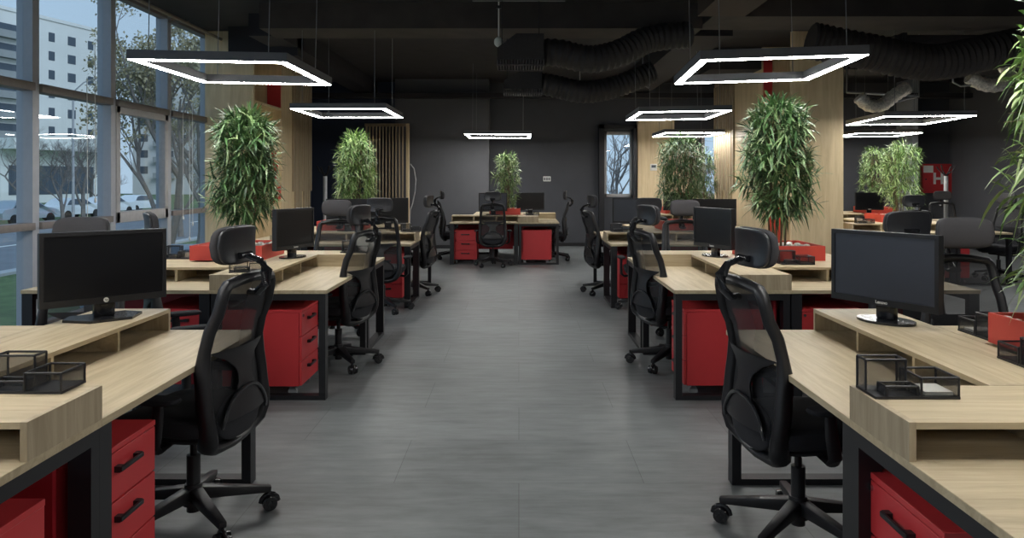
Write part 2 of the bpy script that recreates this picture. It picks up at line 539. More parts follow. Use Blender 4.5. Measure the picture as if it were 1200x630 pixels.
# red wall graphics in the column recesses
YN = 12.53
tag(MB().box(-4.19, -3.97, YN - .03, YN, 2.70, 3.22).build('red_square', M['red']), 'red square above the shelf of the left oak column', 'wall graphic')
g = MB(); RX = Matrix.Rotation(R(90), 4, 'X')
g.prism([(-4.12, 1.30), (-3.97, 1.42), (-3.97, 1.18), (-4.15, 1.10)], 0, .02, mtx=Matrix.Translation((0, YN, 0)) @ RX)
g.prism([(-4.22, 1.58), (-4.05, 1.50), (-4.0, 1.78), (-4.10, 1.84), (-4.02, 2.0), (-4.2, 1.92), (-4.13, 1.72)], 0, .02, mtx=Matrix.Translation((0, YN, 0)) @ RX)
tag(g.build('red_graphic', M['red_box'], smooth=False), 'red cut-out shapes in the left oak column recess behind the plant', 'wall graphic')
tag(MB().box(4.08, 4.22, YN - .03, YN, 2.70, 3.6).build('red_square', M['red']), 'red upright panel above the shelf of the right oak column', 'wall graphic')
tag(MB().box(4.17, 4.36, YN - .03, YN, .0, 1.15).build('red_board', M['red_box']), 'tall red board in the right oak column recess behind the plant', 'board')

# ------------------------------------------------------------------ pendant lights
def light_frame(name, sx_, sy_):
    e = empty('pendant_light')
    h, w_ = .075, .066
    X, Y = sx_ / 2, sy_ / 2
    b = MB()
    for x0, x1, y0, y1 in ((-X, X, -Y, -Y + w_), (-X, X, Y - w_, Y), (-X, -X + w_, -Y + w_, Y - w_), (X - w_, X, -Y + w_, Y - w_)):
        b.box(x0, x1, y0, y1, .006, h)
    b.build('housing', M['led_body'], e, smooth=False)
    d = MB(); g_ = .007
    for x0, x1, y0, y1 in ((-X + g_, X - g_, -Y + g_, -Y + w_ - g_), (-X + g_, X - g_, Y - w_ + g_, Y - g_), (-X + g_, -X + w_ - g_, -Y + w_ - g_, Y - w_ + g_), (X - w_ + g_, X - g_, -Y + w_ - g_, Y - w_ + g_)):
        d.box(x0, x1, y0, y1, 0, .0065)
    d.build('diffuser', M['led'], e, smooth=False)
    for a in (-1, 1):
        for b_ in (-1, 1):
            MB().cyl((a * (X - .15), b_ * (Y - w_ / 2), h), (a * (X - .15), b_ * (Y - w_ / 2), ZC - 2.36), .0035, n=6).build('cable', M['grey_plastic'], e)
    return e
LF = light_frame('light_frame', 1.22, 1.40)
lights = [
    (-2.33, 6.28, 2.388, 0, 1.2, (.98, .97), 'lit rectangular light frame hanging in front of the left windows, nearest on the left'),
    (2.00, 6.22, 2.40, -3.8, -1.3, (1, 1), 'lit rectangular light frame over the right desks, nearest on the right'),
    (-2.29, 10.2, 2.40, 0, 0, (1, 1), 'lit light frame beside the left oak column, second on the left'),
    (2.20, 10.55, 2.40, -1, -1, (1, 1), 'lit light frame left of the right oak column, above the bushy plant'),
    (-.40, 14.95, 2.37, 0, .4, (1.05, .95), 'small looking lit light frame centred before the back wall'),
    (3.36, 15.0, 2.40, 0, 0, (.95, .95), 'farthest lit light frame seen just left of the right oak column'),
    (5.88, 11.4, 2.40, -6, 0, (1.02, 1.2), 'wide lit light frame right of the right oak column'),
    (7.15, 15.0, 2.40, -4, 0, (1, .9), 'lower looking lit light frame at far right above two plants'),
    (2.15, 2.35, 2.40, 0, 0, (1, 1), 'light frame over the nearest right desks, above the picture'),
    (-2.35, 2.35, 2.40, 0, 0, (1, 1), 'light frame over the nearest left desks, above the picture'),
    (2.15, -1.6, 2.40, 0, 0, (1, 1), 'unseen light frame added behind the camera on the right'),  # this and the next are unseen, added for light from the front
    (-2.35, -1.6, 2.40, 0, 0, (1, 1), 'unseen light frame added behind the camera on the left'),
    (5.9, 6.9, 2.40, 0, 0, (1, 1), 'light frame outside the picture over the right hand desks'),
]
for x, y, z, yaw, roll, sc, lb in lights:
    o = place(LF, (x, y, z), R(yaw), lb, 'light', 'rectangular pendant light frames')
    o.rotation_euler = (0, R(roll), R(yaw)); o.scale = (sc[0], sc[1], 1)

# ------------------------------------------------------------------ desks
def desk(L, D, name='desk'):
    e = empty(name)
    MB().box(0, L, 0, D, .725, .75, .0015, seg=1).build('desktop', M['oak'], e)
    t = .018
    rs = MB()
    rs.box(0, L, D - .36, D, .855 - t, .855)
    rs.box(t, L - t, D - t, D, .75, .855 - t)
    r = rs.build('desk_riser', M['oak'], e, smooth=False)
    for x in (0, L - t):
        MB().box(x - .0005, x + t + .0005, D - .3605, D + .0005, .75, .8555).build('riser_side', M['oak_end'], r, smooth=False)
    for k in (1, 2):
        MB().box(L * k / 3 - t / 2, L * k / 3 + t / 2, D - .352, D - t, .75, .855 - t).build('divider', M['oak'], r, smooth=False)
    for x in (.039, L - .039):
        f = MB(); w_ = .072
        f.box(x - w_ / 2, x + w_ / 2, .01, .055, 0, .725).box(x - w_ / 2, x + w_ / 2, D - .055, D - .01, 0, .725)
        f.box(x - w_ / 2, x + w_ / 2, .055, D - .055, .68, .725).box(x - w_ / 2, x + w_ / 2, .055, D - .055, 0, .03)
        f.build('leg_frame', M['metal_black'], e, smooth=False)
    MB().box(.09, L - .09, D * .5, D * .5 + .04, .685, .725).build('cross_beam', M['metal_black'], e, smooth=False)
    MB().box(.10, L - .10, D - .09, D - .072, .22, .715).build('modesty_panel', M['red_dark'], e, smooth=False)
    return e
protos = {}
def get_desk(L, D):
    k = (round(L, 2), round(D, 2))
    if k not in protos: protos[k] = desk(L, D)
    return protos[k]
GD = 'pale oak desks with black frames'
def island(x0, y0, Lx, Ly, D, kind, where, skip=''):
    W, H = Lx + D, Ly + D
    if kind == 'P': lay = dict(S=(0, 0), E=(W, 0), N=(W, H), W=(0, H))
    else: lay = dict(W=(0, Ly), N=(Lx, H), E=(W, D), S=(D, 0))
    for k, (x, y) in lay.items():
        if k in skip: continue
        L = Lx if k in 'NS' else Ly
        rz = {'S': 0, 'E': 90, 'N': 180, 'W': -90}[k]
        words = {'S': 'near side', 'N': 'far side', 'E': 'right hand side', 'W': 'left hand side'}[k]
        o = place(get_desk(L, D), (x0 + x, y0 + y, 0), R(rz), 'pale oak desk with cubby riser, %s of %s' % (words, where), 'desk', GD)
island(1.04, 1.56, 1.29, 1.41, .8, 'P', 'the nearest right cluster')
island(-3.40, 1.56, 1.29, 1.41, .8, 'Q', 'the nearest left cluster')
island(1.06, 5.12, 1.29, 1.41, .8, 'Q', 'the second right cluster')
island(-3.40, 5.12, 1.29, 1.41, .8, 'P', 'the second left cluster')
island(1.08, 8.80, 1.29, 1.41, .8, 'P', 'the third right cluster')
island(-3.36, 8.80, 1.29, 1.41, .8, 'Q', 'the third left cluster')
island(-1.23, 13.35, 1.22, 1.30, .73, 'P', 'the cluster before the back wall')
island(4.95, 10.7, 1.29, 1.41, .8, 'P', 'the cluster beyond the right column')
island(5.85, 13.9, 1.29, 1.41, .8, 'P', 'the far right corner cluster')
island(2.15, 13.7, 1.10, 1.30, .73, 'P', 'the cluster by the back window')

# ------------------------------------------------------------------ drawer pedestals  (front looks along local +y)
def pedestal():
    e = empty('drawer_pedestal')
    hw, hd = .21, .275
    MB().box(-hw, hw, -hd, hd - .02, .075, .585, .002, seg=1).box(-hw - .002, hw + .002, -hd, hd, .585, .605, .002, seg=1).build('body', M['red'], e)
    zs = [(.08, .244), (.250, .414), (.420, .582)]
    for i, (a, b) in enumerate(zs):
        d = MB().box(-hw + .001, hw - .001, hd - .019, hd - .001, a, b, .002, seg=1).build('drawer', M['red'], e)
        zc = b - .055
        MB().box(-.075, .075, hd + .016, hd + .026, zc - .008, zc + .008, .002).box(-.075, -.050, hd - .002, hd + .02, zc - .010, zc + .010).box(.050, .075, hd - .002, hd + .02, zc - .010, zc + .010).build('handle', M['metal_black'], d)
    MB().cyl((hw - .03, hd - .002, .56), (hw - .03, hd + .006, .56), .010, n=12).build('lock', M['chrome'], e)
    for x in (-.16, .16):
        for y in (-.21, .2):
            MB().cyl((x - .014, y, .03), (x + .014, y, .03), .03, n=16).box(x - .018, x + .018, y - .018, y + .018, .05, .076).build('caster', M['grey_plastic'], e)
    return e
PD = pedestal()
peds = [
    (-1.635, 2.60, -90, 'red three drawer pedestal under the nearest left desk, drawers facing the aisle'),
    (-1.545, 1.84, 180, 'red pedestal in the bottom left corner of the photo, its top just showing'),
    (1.355, 2.12, 90, 'red three drawer pedestal under the nearest right desk'),
    (-1.775, 5.40, -90, 'large looking red pedestal at the near end of the second left desk'),
    (1.42, 5.42, 90, 'large looking red pedestal at the near end of the second right desk'),
    (-2.37, 5.50, 180, 'red pedestal facing the camera beyond the nearest left monitor'),
    (2.17, 5.50, 180, 'red pedestal facing the camera beyond the nearest right monitor'),
    (1.42, 9.32, 180, 'red pedestal facing the camera under the third right cluster'),
    (-1.62, 9.36, 180, 'red pedestal under the near desk of the third left cluster'),
    (-.96, 13.74, 180, 'red pedestal with three drawers facing the camera before the back wall'),
    (.315, 13.68, -90, 'red pedestal turned sideways before the back wall, right one'),
    (6.35, 11.2, 180, 'red pedestal under the cluster right of the right column'),
]
for x, y, a, lb in peds:
    place(PD, (x, y, 0), R(a), lb, 'drawer unit', 'red drawer pedestals under the desks')

# ------------------------------------------------------------------ office chair (faces local +y)
def interp(tab, z):
    for (a, va), (b, vb) in zip(tab, tab[1:]):
        if z <= b:
            t = max(0, (z - a) / (b - a)); t = t * t * (3 - 2 * t) * .5 + t * .5
            return va + (vb - va) * t
    return tab[-1][1]
YB_ = [(.37, -.165), (.43, -.225), (.50, -.245), (.60, -.232), (.75, -.215), (1.09, -.282)]
HW_ = [(.370, .0), (.374, .10), (.395, .165), (.45, .208), (.54, .224), (.70, .216), (.85, .205), (1.0, .194), (1.050, .187), (1.078, .165), (1.086, .0)]
def chair(name='office_chair'):
    e = empty(name)
    # star base
    b = MB().cyl((0, 0, .085), (0, 0, .175), .045, .036, 20)
    for k in range(5):
        a = 2 * PI * k / 5 + .3
        dx, dy = math.cos(a), math.sin(a)
        b.bar((dx * .03, dy * .03, .135), (dx * .325, dy * .325, .095), .055, .055, w2=(.034, .028), bev=.006)
    b.build('star_base', M['black'], e)
    for k in range(5):
        a = 2 * PI * k / 5 + .3
        dx, dy = math.cos(a), math.sin(a); px, py = -dy, dx
        c = Vector((dx * .318, dy * .318, .034)); P_ = Vector((px, py, 0))
        q = MB()
        for s in (-1, 1):
            q.cyl(c + P_ * s * .010, c + P_ * s * .030, .034, .031, 18)
            q.cyl(c + P_ * s * .030, c + P_ * s * .032, .014, .012, 12)
        q.cyl(c, c + Vector((0, 0, .055)), .008, n=8)
        hood = []
        for t in range(7):
            an = PI * t / 6
            hood.append(c + Vector((dx * math.cos(an), dy * math.cos(an), math.sin(an))) * .037)
        q.tube(hood, (.009, .012), 8, ref=(px, py, 0))
        q.build('caster', M['gloss_black'], e)
    MB().cyl((0, 0, .055), (0, 0, .30), .029, n=18).cyl((0, 0, .30), (0, 0, .42), .015, n=14).build('gas_column', M['black'], e)
    MB().box(-.09, .09, -.16, .12, .375, .425, .02).box(-.15, .15, -.10, .10, .40, .43, .01).bar((.09, .02, .40), (.23, .03, .395), .014, .014).build('tilt_mechanism', M['black'], e)
    # seat
    def sf(p):
        x, y, z = p
        z += -.02 * max(0, (y - .1) / .15) ** 2 * (1 if z > -.01 else .4) + .012 * (x / .25) ** 2
        return Vector((x * (1 - .06 * (y / .25)), y, z))
    s = MB().ell((0, .02, .475), (.50, .49, .105), .38, 32, 10, sf, e2=.55).build('seat', M['fabric'], e)
    MB().ell((0, .02, .432), (.44, .43, .05), .4, 28, 8, e2=.6).build('seat_shell', M['black'], s)
    # back ring
    zs = [.370, .374, .384, .40, .43, .47, .52, .58, .65, .72, .80, .88, .95, 1.01, 1.045, 1.07, 1.082, 1.087]
    right = [(interp(HW_, z), z) for z in zs]
    pts, rad = [], []
    def rr(z): return (.042, .032) if z < .5 else ((.036, .028) if z < .8 else (.026, .022))
    def yb(x, z): return interp(YB_, z) + .10 * (x * x) * 6 * .1 + (.03 * (abs(x) / .2) ** 2 if z < .9 else .015 * (abs(x) / .2) ** 2)
    for hx, z in right[0:]:
        pts.append(Vector((hx, yb(hx, z), z))); rad.append(rr(z))
    for hx, z in right[::-1][1:-1]:
        pts.append(Vector((-hx, yb(hx, z), z))); rad.append(rr(z))
    MB().tube(pts, rad, 10, closed=True, ref=(0, 1, 0)).build('back_frame', M['black'], e)
    def nf(u, v):
        z = .385 + (1.075 - .385) * v; hx = interp(HW_, z) * (2 * u - 1)
        return Vector((hx, yb(hx, z) + .004, z))
    MB().grid(nf, 8, 20).build('back_mesh', M['net'], e, fixn=False)
    # lower lumbar cushion
    MB().ell((0, -.222, .50), (.33, .035, .20), .75, 24, 12, lambda p: Vector((p.x, p.y + .3 * p.x * p.x, p.z))).build('lumbar_pad', M['fabric'], e)
    # hourglass brace with a bowed arc over the lumbar pad
    def tr(x, z): return Vector((x, yb(x, z) - .016, z))
    HG = [(.50, .165), (.56, .125), (.61, .075), (.66, .052), (.70, .058), (.74, .10), (.775, .17), (.79, .20)]
    def hgf(off):
        def f(u, v):
            z = .50 + .29 * v
            return tr(interp(HG, z) * (2 * u - 1), z) + Vector((0, off, 0))
        return f
    MB().grid(hgf(0), 6, 14).grid(hgf(-.008), 6, 14).build('lumbar_brace', M['black'], e, fixn=False)
    arc = [tr(.175 * math.cos(a), .455 + .165 * math.sin(a)) + Vector((0, -.014, 0)) for a in [R(8 + 164 * k / 16) for k in range(17)]]
    MB().tube(arc, (.006, .009), 8).build('lumbar_arc', M['gloss_black'], e)
    # bracket to the mechanism
    MB().tube([(0, -.06, .395), (0, -.12, .385), (0, -.18, .38), (0, -.225, .41)], [(.018, .06), (.018, .06), (.018, .055), (.015, .05)], 12, ref=(0, 0, 1)).build('back_bracket', M['black'], e)
    # armrests
    for s_ in (-1, 1):
        p = [(s_ * .13, .0, .415), (s_ * .25, .0, .40), (s_ * .283, -.01, .43), (s_ * .290, -.03, .52), (s_ * .288, -.035, .60)]
        a = MB().tube(p, [(.026, .012), (.028, .014), (.030, .016), (.028, .014), (.024, .013)], 10, ref=(0, 1, 0)).build('armrest', M['black'], e)
        MB().ell((s_ * .285, .0, .618), (.085, .25, .032), .5, 24, 8, e2=.6).build('arm_pad', M['fabric'], a)
    # headrest
    MB().tube([(0, -.270, 1.02), (0, -.305, 1.02), (0, -.340, 1.055), (0, -.345, 1.11), (0, -.315, 1.155), (0, -.262, 1.175)], [(.015, .034), (.017, .034), (.017, .030), (.015, .028), (.013, .028), (.011, .03)], 10, ref=(0, 0, 1)).cyl((-.045, -.245, 1.178), (.045, -.245, 1.178), .014, n=12).build('headrest_arm', M['gloss_black'], e)
    def hf(p):
        y = p.y - 2.2 * p.z * p.z + .9 * p.x * p.x
        return Vector((p.x * (1 - .6 * abs(p.z)), y, p.z))
    h = MB().ell((0, -.200, 1.222), (.30, .050, .165), .5, 32, 14, hf, e2=.45).build('headrest', M['pad'], e)
    MB().ell((0, -.225, 1.222), (.292, .022, .158), .5, 32, 12, hf, e2=.4).build('headrest_shell', M['shell'], h)
    return e
CH = chair()
GC = 'black mesh office chairs with headrests'
chairs = [
    (-1.425, 3.29, 170, 'black mesh office chair nearest on the left, turned to the left desk'),
    (1.175, 3.16, 10, 'black mesh office chair nearest on the right, turned to the right desk'),
    (-2.33, 3.80, 268, 'office chair behind the nearest left monitor, only headrest and top showing'),
    (2.34, 3.74, 272, 'office chair right of the nearest right monitor, wide grey headrest facing the camera'),
    (-1.46, 6.08, 160, 'black office chair at the aisle side of the second left desk'),
    (1.22, 6.08, 20, 'black office chair at the aisle side of the second right desk'),
    (-2.09, 4.72, 30, 'office chair with side-on headrest before the left windows'),
    (2.48, 5.00, 92, 'office chair seen from behind above the nearest right monitor'),
    (-1.82, 7.32, 270, 'office chair with grey headrest facing the camera, left of the aisle'),
    (1.66, 7.32, 270, 'office chair with grey headrest facing the camera, before the bushy plant'),
    (-1.56, 8.62, 90, 'office chair seen from behind at the third left cluster'),
    (1.46, 8.62, 90, 'office chair seen from behind at the third right cluster'),
    (-1.38, 9.95, 168, 'office chair at the aisle side of the third left cluster'),
    (1.16, 9.95, 14, 'office chair at the aisle side of the third right cluster'),
    (-.45, 13.10, 90, 'office chair seen from behind, centred before the back wall'),
    (-1.26, 14.35, 10, 'office chair at the left end of the desks before the back wall'),
    (.66, 14.10, 176, 'office chair at the right end of the desks before the back wall'),
    (5.28, 10.25, 92, 'office chair with black headrest near the two far right plants'),
    (7.25, 11.35, 205, 'dark office chair at far right, turned towards the camera'),
    (7.65, 13.5, 250, 'office chair below the red hydrant cabinet'),
]
for x, y, a, lb in chairs:
    place(CH, (x, y, 0), R(a - 90), lb, 'chair', GC)

# ------------------------------------------------------------------ monitors (screen looks along local -y)
def monitor(name, screen, logo, oval=True):
    e = empty(name)
    W, H, z0 = .535, .335, .075
    b = MB()
    t = .020
    for x0, x1, a, c in ((-W / 2, W / 2, z0, z0 + .030), (-W / 2, W / 2, z0 + H - .018, z0 + H), (-W / 2, -W / 2 + .018, z0 + .03, z0 + H - .018), (W / 2 - .018, W / 2, z0 + .03, z0 + H - .018)):
        b.box(x0, x1, -.022, .008, a, c)
    b.box(-W / 2, W / 2, .008, .020, z0, z0 + H, .006)
    b.ell((0, .018, z0 + H / 2), (.36, .06, .24), .4, 24, 10)
    b.build('monitor_housing', M['black'], e)
    MB().box(-W / 2 + .017, W / 2 - .017, -.017, -.006, z0 + .029, z0 + H - .017).build('screen', screen, e, smooth=False)
    MB().box(-.045, .045, .0, .035, .012, z0 + .09, .006).build('monitor_neck', M['gloss_black'], e)
    if oval:
        pts = [(.135 * math.cos(2 * PI * k / 40), .095 * math.sin(2 * PI * k / 40) + .01) for k in range(40)]
    else:
        pts = [(-.09, -.10), (.09, -.10), (.17, .02), (.12, .11), (-.12, .11), (-.17, .02)]
    MB().prism(pts, 0, .012).build('monitor_base', M['gloss_black'], e, smooth=False)
    if logo == 'round':
        l = MB().cyl((0, -.0225, z0 + .016), (0, -.0245, z0 + .016), .011, n=24).build('logo_disc', M['white'], e)
        c = bpy.data.curves.new('logo_letters', 'FONT'); c.body = 'hp'; c.size = .014; c.align_x = 'CENTER'; c.align_y = 'CENTER'; c.shear = .3; c.extrude = .0004
        c.materials.append(M['black'])
        o = letters(c); o.parent = l; o.location = (0, -.0252, z0 + .016); o.rotation_euler = (R(90), 0, 0)
    elif logo:
        c = bpy.data.curves.new('logo_letters', 'FONT'); c.body = logo; c.size = .020; c.align_x = 'CENTER'; c.align_y = 'CENTER'; c.extrude = .0004; c.offset = .0004
        c.materials.append(M['white'])
        o = letters(c); o.parent = e; o.location = (0, -.0226, z0 + .015); o.rotation_euler = (R(90), 0, 0)
    return e
MA = monitor('monitor', M['screen'], 'round', False)
MBt = monitor('monitor', M['screen_reflect'], 'Lenovo')
MC = monitor('monitor', M['screen'], 'Lenovo')
GM = 'black computer monitors on the risers'
mons = [
    (MA, -1.93, 3.50, -46, 'black monitor with round logo on the nearest left riser'),
    (MBt, 1.665, 3.42, 209, 'black monitor with slate screen on the nearest right riser'),
    (MC, -1.88, 6.27, -18, 'black monitor on the second left riser before the red tray'),
    (MC, 1.655, 6.37, 201, 'black monitor on the second right riser beside the plant'),
    (MC, -1.74, 10.0, -72, 'black monitor in front of the slatted screen, left of the aisle'),
    (MC, -2.17, 9.52, 270, 'black monitor partly hidden by a grey headrest on the third left cluster'),
    (MBt, 1.50, 9.90, 250, 'grey looking monitor below the back window, right of the aisle'),
    (MC, 2.46, 9.45, 262, 'black monitor right of the bushy plant, against the right column'),
    (MBt, -.48, 13.98, 262, 'monitor left of the small plant before the back wall'),
    (MC, .22, 14.30, 282, 'black monitor right of the small plant before the back wall'),
    (MC, 6.72, 14.40, 268, 'low black monitor at far right left of the two plants'),
    (MC, 3.0, 14.2, 268, 'black monitor on the cluster by the back window'),
]
for p, x, y, a, lb in mons:
    place(p, (x, y, .855), R(a + 90), lb, 'monitor', GM)

# ------------------------------------------------------------------ red planter trays with pebbles
def tray():
    e = empty('planter_tray')
    s, h, t = .29, .118, .012
    MB().box(-s, s, -s, -s + t, 0, h).box(-s, s, s - t, s, 0, h).box(-s, -s + t, -s + t, s - t, 0, h).box(s - t, s, -s + t, s - t, 0, h).box(-s + t, s - t, -s + t, s - t, 0, .012).build('tray_box', M['red_box'], e, smooth=False)
    return e
TR = tray()
def pebbles():
    b = MB(); rnd = random.Random(3)
    for k in range(190):
        x, y = rnd.uniform(-.26, .26), rnd.uniform(-.26, .26); r = rnd.uniform(.022, .04)
        b.ell((x, y, .075 + rnd.uniform(-.005, .022)), (r * 1.6, r * 1.3, r), .9, 7, 5)
    b.box(-.275, .275, -.275, .275, .012, .07)
    return b.build('white_pebbles', M['pebble'])
PB = pebbles()

def bamboo(name, n_leaf, rad, z0, z1, leafm, seed, ln=.13, lw=.013, nst=6, droop=.42, taper=.75):
    """stems rising from the tray and a column of hanging narrow leaves; z from the tray floor"""
    rnd = random.Random(seed); e = empty(name); tips = []
    st = MB()
    for k in range(nst):
        a = rnd.uniform(0, 2 * PI); r0 = rnd.uniform(.02, .07); r1 = rnd.uniform(.05, rad * .55)
        pts = []
        top = z0 + (z1 - z0) * rnd.uniform(.7, .97)
        for j in range(8):
            t = j / 7
            pts.append((math.cos(a) * (r0 + (r1 - r0) * t) + rnd.uniform(-.008, .008), math.sin(a) * (r0 + (r1 - r0) * t) + rnd.uniform(-.008, .008), .012 + (top - .012) * t))
        st.tube(pts, [.010 - .007 * j / 7 for j in range(8)], 7)
        for j in range(26):
            z = rnd.uniform(z0, top); t = z / top
            cx, cyy = math.cos(a) * (r0 + (r1 - r0) * t), math.sin(a) * (r0 + (r1 - r0) * t)
            b = rnd.uniform(0, 2 * PI); l = rnd.uniform(.4, 1) * rad
            st.tube([(cx, cyy, z), (cx + math.cos(b) * l * .5, cyy + math.sin(b) * l * .5, z + .06), (cx + math.cos(b) * l * .85, cyy + math.sin(b) * l * .85, z + .05)], [.003, .002, .001], 4)
    st.build('plant_stems', M['stem'], e)
    # each twig carries a fan of leaves
    vs, fs = [], []
    nt_ = n_leaf // 6
    for k in range(nt_):
        t = rnd.random() ** .9; z = z0 + (z1 - z0) * t
        env = rad * (1 - (1 - taper) * t) * (min(1, .45 + 4 * t)) * (1 if t < .85 else max(.25, 1 - ((t - .85) / .15) ** 2 * .65))
        env *= .82 + .36 * mnoise.noise(Vector((math.cos(k) * 2, z * 3.5, seed)))
        b = rnd.uniform(0, 2 * PI); rr = env * math.sqrt(rnd.uniform(.12, 1))
        o = Vector((math.cos(b) * rr, math.sin(b) * rr, z)); out = Vector((math.cos(b), math.sin(b), 0))
        for q in range(6):
            da = rnd.uniform(-1.3, 1.3); d = Vector((math.cos(b + da), math.sin(b + da), 0))
            el = rnd.uniform(-1.1, 1.15); L = ln * rnd.uniform(.7, 1.3); wd = lw * rnd.uniform(.7, 1.25)
            p = o + Vector((rnd.uniform(-.02, .02), rnd.uniform(-.02, .02), rnd.uniform(-.03, .03)))
            side = Vector((-d.y, d.x, rnd.uniform(-.5, .5))).normalized()
            i0 = len(vs); n = 4
            for s in range(n + 1):
                u = s / n
                c = p + d * (L * u * math.cos(el) * (1 - .25 * u * droop)) + Vector((0, 0, L * u * math.sin(el) - droop * .55 * L * u * u))
                wv = wd * math.sin(PI * min(1, .12 + u * .88)) if s < n else 0
                if s == 0: wv = wd * .3
                if s == n: vs.append(c)
                else: vs.append(c - side * wv / 2); vs.append(c + side * wv / 2)
            for s in range(n - 1):
                a = i0 + 2 * s; fs.append((a, a + 1, a + 3, a + 2))
            a = i0 + 2 * (n - 1); fs.append((a, a + 1, a + 2))
    me = bpy.data.meshes.new('foliage'); me.from_pydata(vs, [], fs); me.materials.append(leafm)
    o = bpy.data.objects.new('foliage', me); COL.objects.link(o); o.parent = e
    return e
TZ = .855
def plant(x, y, e, lb, loc_tray, lbt, lbp, rz=0):
    e.location = (x, y, TZ); e.rotation_euler = (0, 0, R(rz))
    tag(e, lb, 'plant', 'bamboo plants in the desk clusters')
    if loc_tray:
        place(TR, (loc_tray[0], loc_tray[1], TZ), 0, lbt, 'planter', 'red planter trays')
        place(PB, (loc_tray[0], loc_tray[1], TZ), 0, lbp, 'pebbles', 'white pebbles in the trays')['kind'] = 'stuff'
spec = [
    (2.16, 6.24, bamboo('bamboo_plant', 3300, .33, .36, 1.30, M['leaf'], 11, .145, .016, 7), 'tall bushy bamboo before the right oak column', 'the second right cluster', None),
    (-2.27, 6.24, bamboo('bamboo_plant', 3300, .31, .34, 1.20, M['leaf'], 23, .145, .016, 6), 'tall bushy bamboo before the left oak column', 'the second left cluster', (-2.355, 6.32)),
    (-2.16, 9.9, bamboo('bamboo_plant', 2400, .30, .30, 1.24, M['leaf_light'], 31, .13, .014, 6), 'light green bamboo before the slatted screen', 'the third left cluster', (-2.3, 9.9)),
    (2.14, 9.9, bamboo('bamboo_plant', 2400, .36, .34, 1.20, M['leaf'], 41, .13, .014, 6), 'wide bamboo left of the right oak column', 'the third right cluster', None),
    (-.22, 14.3, bamboo('bamboo_plant', 1300, .26, .20, 1.14, M['leaf_light'], 51, .13, .015, 5, taper=.9), 'small looking bamboo centred before the back wall', 'the cluster before the back wall', (-.26, 14.3)),
    (5.98, 11.75, bamboo('bamboo_plant', 2000, .33, .22, 1.22, M['leaf_light'], 61, .13, .014, 6, taper=.9), 'bamboo at far right, nearer to the red hydrant cabinet', 'the cluster right of the right column', (5.85, 11.8)),
    (7.12, 15.0, bamboo('bamboo_plant', 1300, .36, .34, 1.26, M['leaf_light'], 71, .13, .015, 6), 'bamboo at far right, farther of the two there', 'the far right corner cluster', (7.1, 15.0)),
    (2.185, 2.66, bamboo('bamboo_plant', 4200, .35, .10, 1.30, M['leaf_light'], 83, .15, .019, 6, .8, 1.25), 'bamboo cut off by the right edge of the photo', 'the nearest right cluster', (2.165, 2.71)),
    (-2.36, 2.67, bamboo('bamboo_plant', 1200, .33, .3, 1.2, M['leaf_light'], 87, .15, .013, 5, 1.2), 'bamboo of the nearest left cluster outside the photo', 'the nearest left cluster', (-2.36, 2.67)),
    (3.68, 14.9, bamboo('bamboo_plant', 1300, .34, .25, 1.20, M['leaf'], 97, .13, .015, 5), 'farther bamboo half hidden behind the wide one by the right oak column', 'the back window cluster', (3.1, 14.7)),
]
for x, y, e, lb, wh, lt in spec:
    lt = lt or (x, y + .05)
    plant(x, y, e, lb, lt, 'red square planter tray in %s' % wh, 'white pebbles filling the red tray of %s' % wh)

# ------------------------------------------------------------------ wire desk organisers
def rim(b, x0, x1, y0, y1, z, r=.0035):
    b.tube([(x0, y0, z), (x1, y0, z), (x1, y1, z), (x0, y1, z)], r, 6, closed=True, ref=(0, 0, 1))
    for x, y in ((x0, y0), (x1, y0), (x1, y1), (x0, y1)): b.cyl((x, y, .004), (x, y, z), r, n=6)
def organiser(paper=True):
    e = empty('desk_organiser')
    MB().box(-.125, .125, -.065, .065, 0, .008).build('organiser_base', M['metal_black'], e, smooth=False)
    f = MB()
    rim(f, -.122, .0, .005, .062, .10); rim(f, -.09, .005, -.055, -.005, .035); rim(f, .012, .122, -.062, .062, .062)
    f.build('wire_frame', M['metal_black'], e)
    g = MB()
    for (x0, x1, y0, y1, z) in ((-.122, 0, .005, .062, .10), (-.09, .005, -.055, -.005, .035), (.012, .122, -.062, .062, .062)):
        t = .0008
        g.box(x0, x1, y0 - t, y0 + t, .006, z).box(x0, x1, y1 - t, y1 + t, .006, z).box(x0 - t, x0 + t, y0, y1, .006, z).box(x1 - t, x1 + t, y0, y1, .006, z)
    g.build('wire_walls', M['wire'], e, smooth=False)
    if paper: MB().box(.03, .112, -.05, .045, .008, .018).build('note_paper', M['paper'], e, smooth=False)
    return e
OR = organiser(); OR2 = organiser(False)
GO = 'black wire desk organisers'
for p, x, y, a, lb in (
    (OR, 1.175, 2.275, 0, 'black wire organiser with note paper on the nearest right riser'),
    (OR2, -1.505, 2.33, 0, 'black wire organiser at the left edge of the photo'),
    (OR, 1.95, 3.10, 90, 'wire tray with white notes beside the nearest right monitor'),
    (OR2, 1.80, 2.60, 90, 'wire tray in front of the red box at the right edge'),
    (OR2, -2.80, 6.2, 0, 'small wire tray left of the red tray by the windows'),
    (OR2, -1.92, 5.32, 20, 'black wire organiser on the near end of the second left riser'),
    (OR, -1.46, 6.72, 0, 'wire tray with papers on the far riser of the second left cluster'),
    (OR2, 2.13, 5.78, 0, 'wire organiser in front of the second right red tray'),
    (OR2, -1.36, 9.42, 0, 'wire organiser on the third left riser by the aisle'),
    (OR2, 1.28, 9.42, 0, 'wire organiser on the third right riser by the aisle'),
    (OR, .25, 13.82, 0, 'wire organiser on the desk before the back wall'),
    (OR2, 5.18, 11.25, 0, 'wire organiser on the riser right of the right column'),
    (OR, 6.55, 11.2, 90, 'wire organiser at far right below the coat stand'),
):
    place(p, (x, y, TZ + .0), R(a), lb, 'desk organiser', GO)
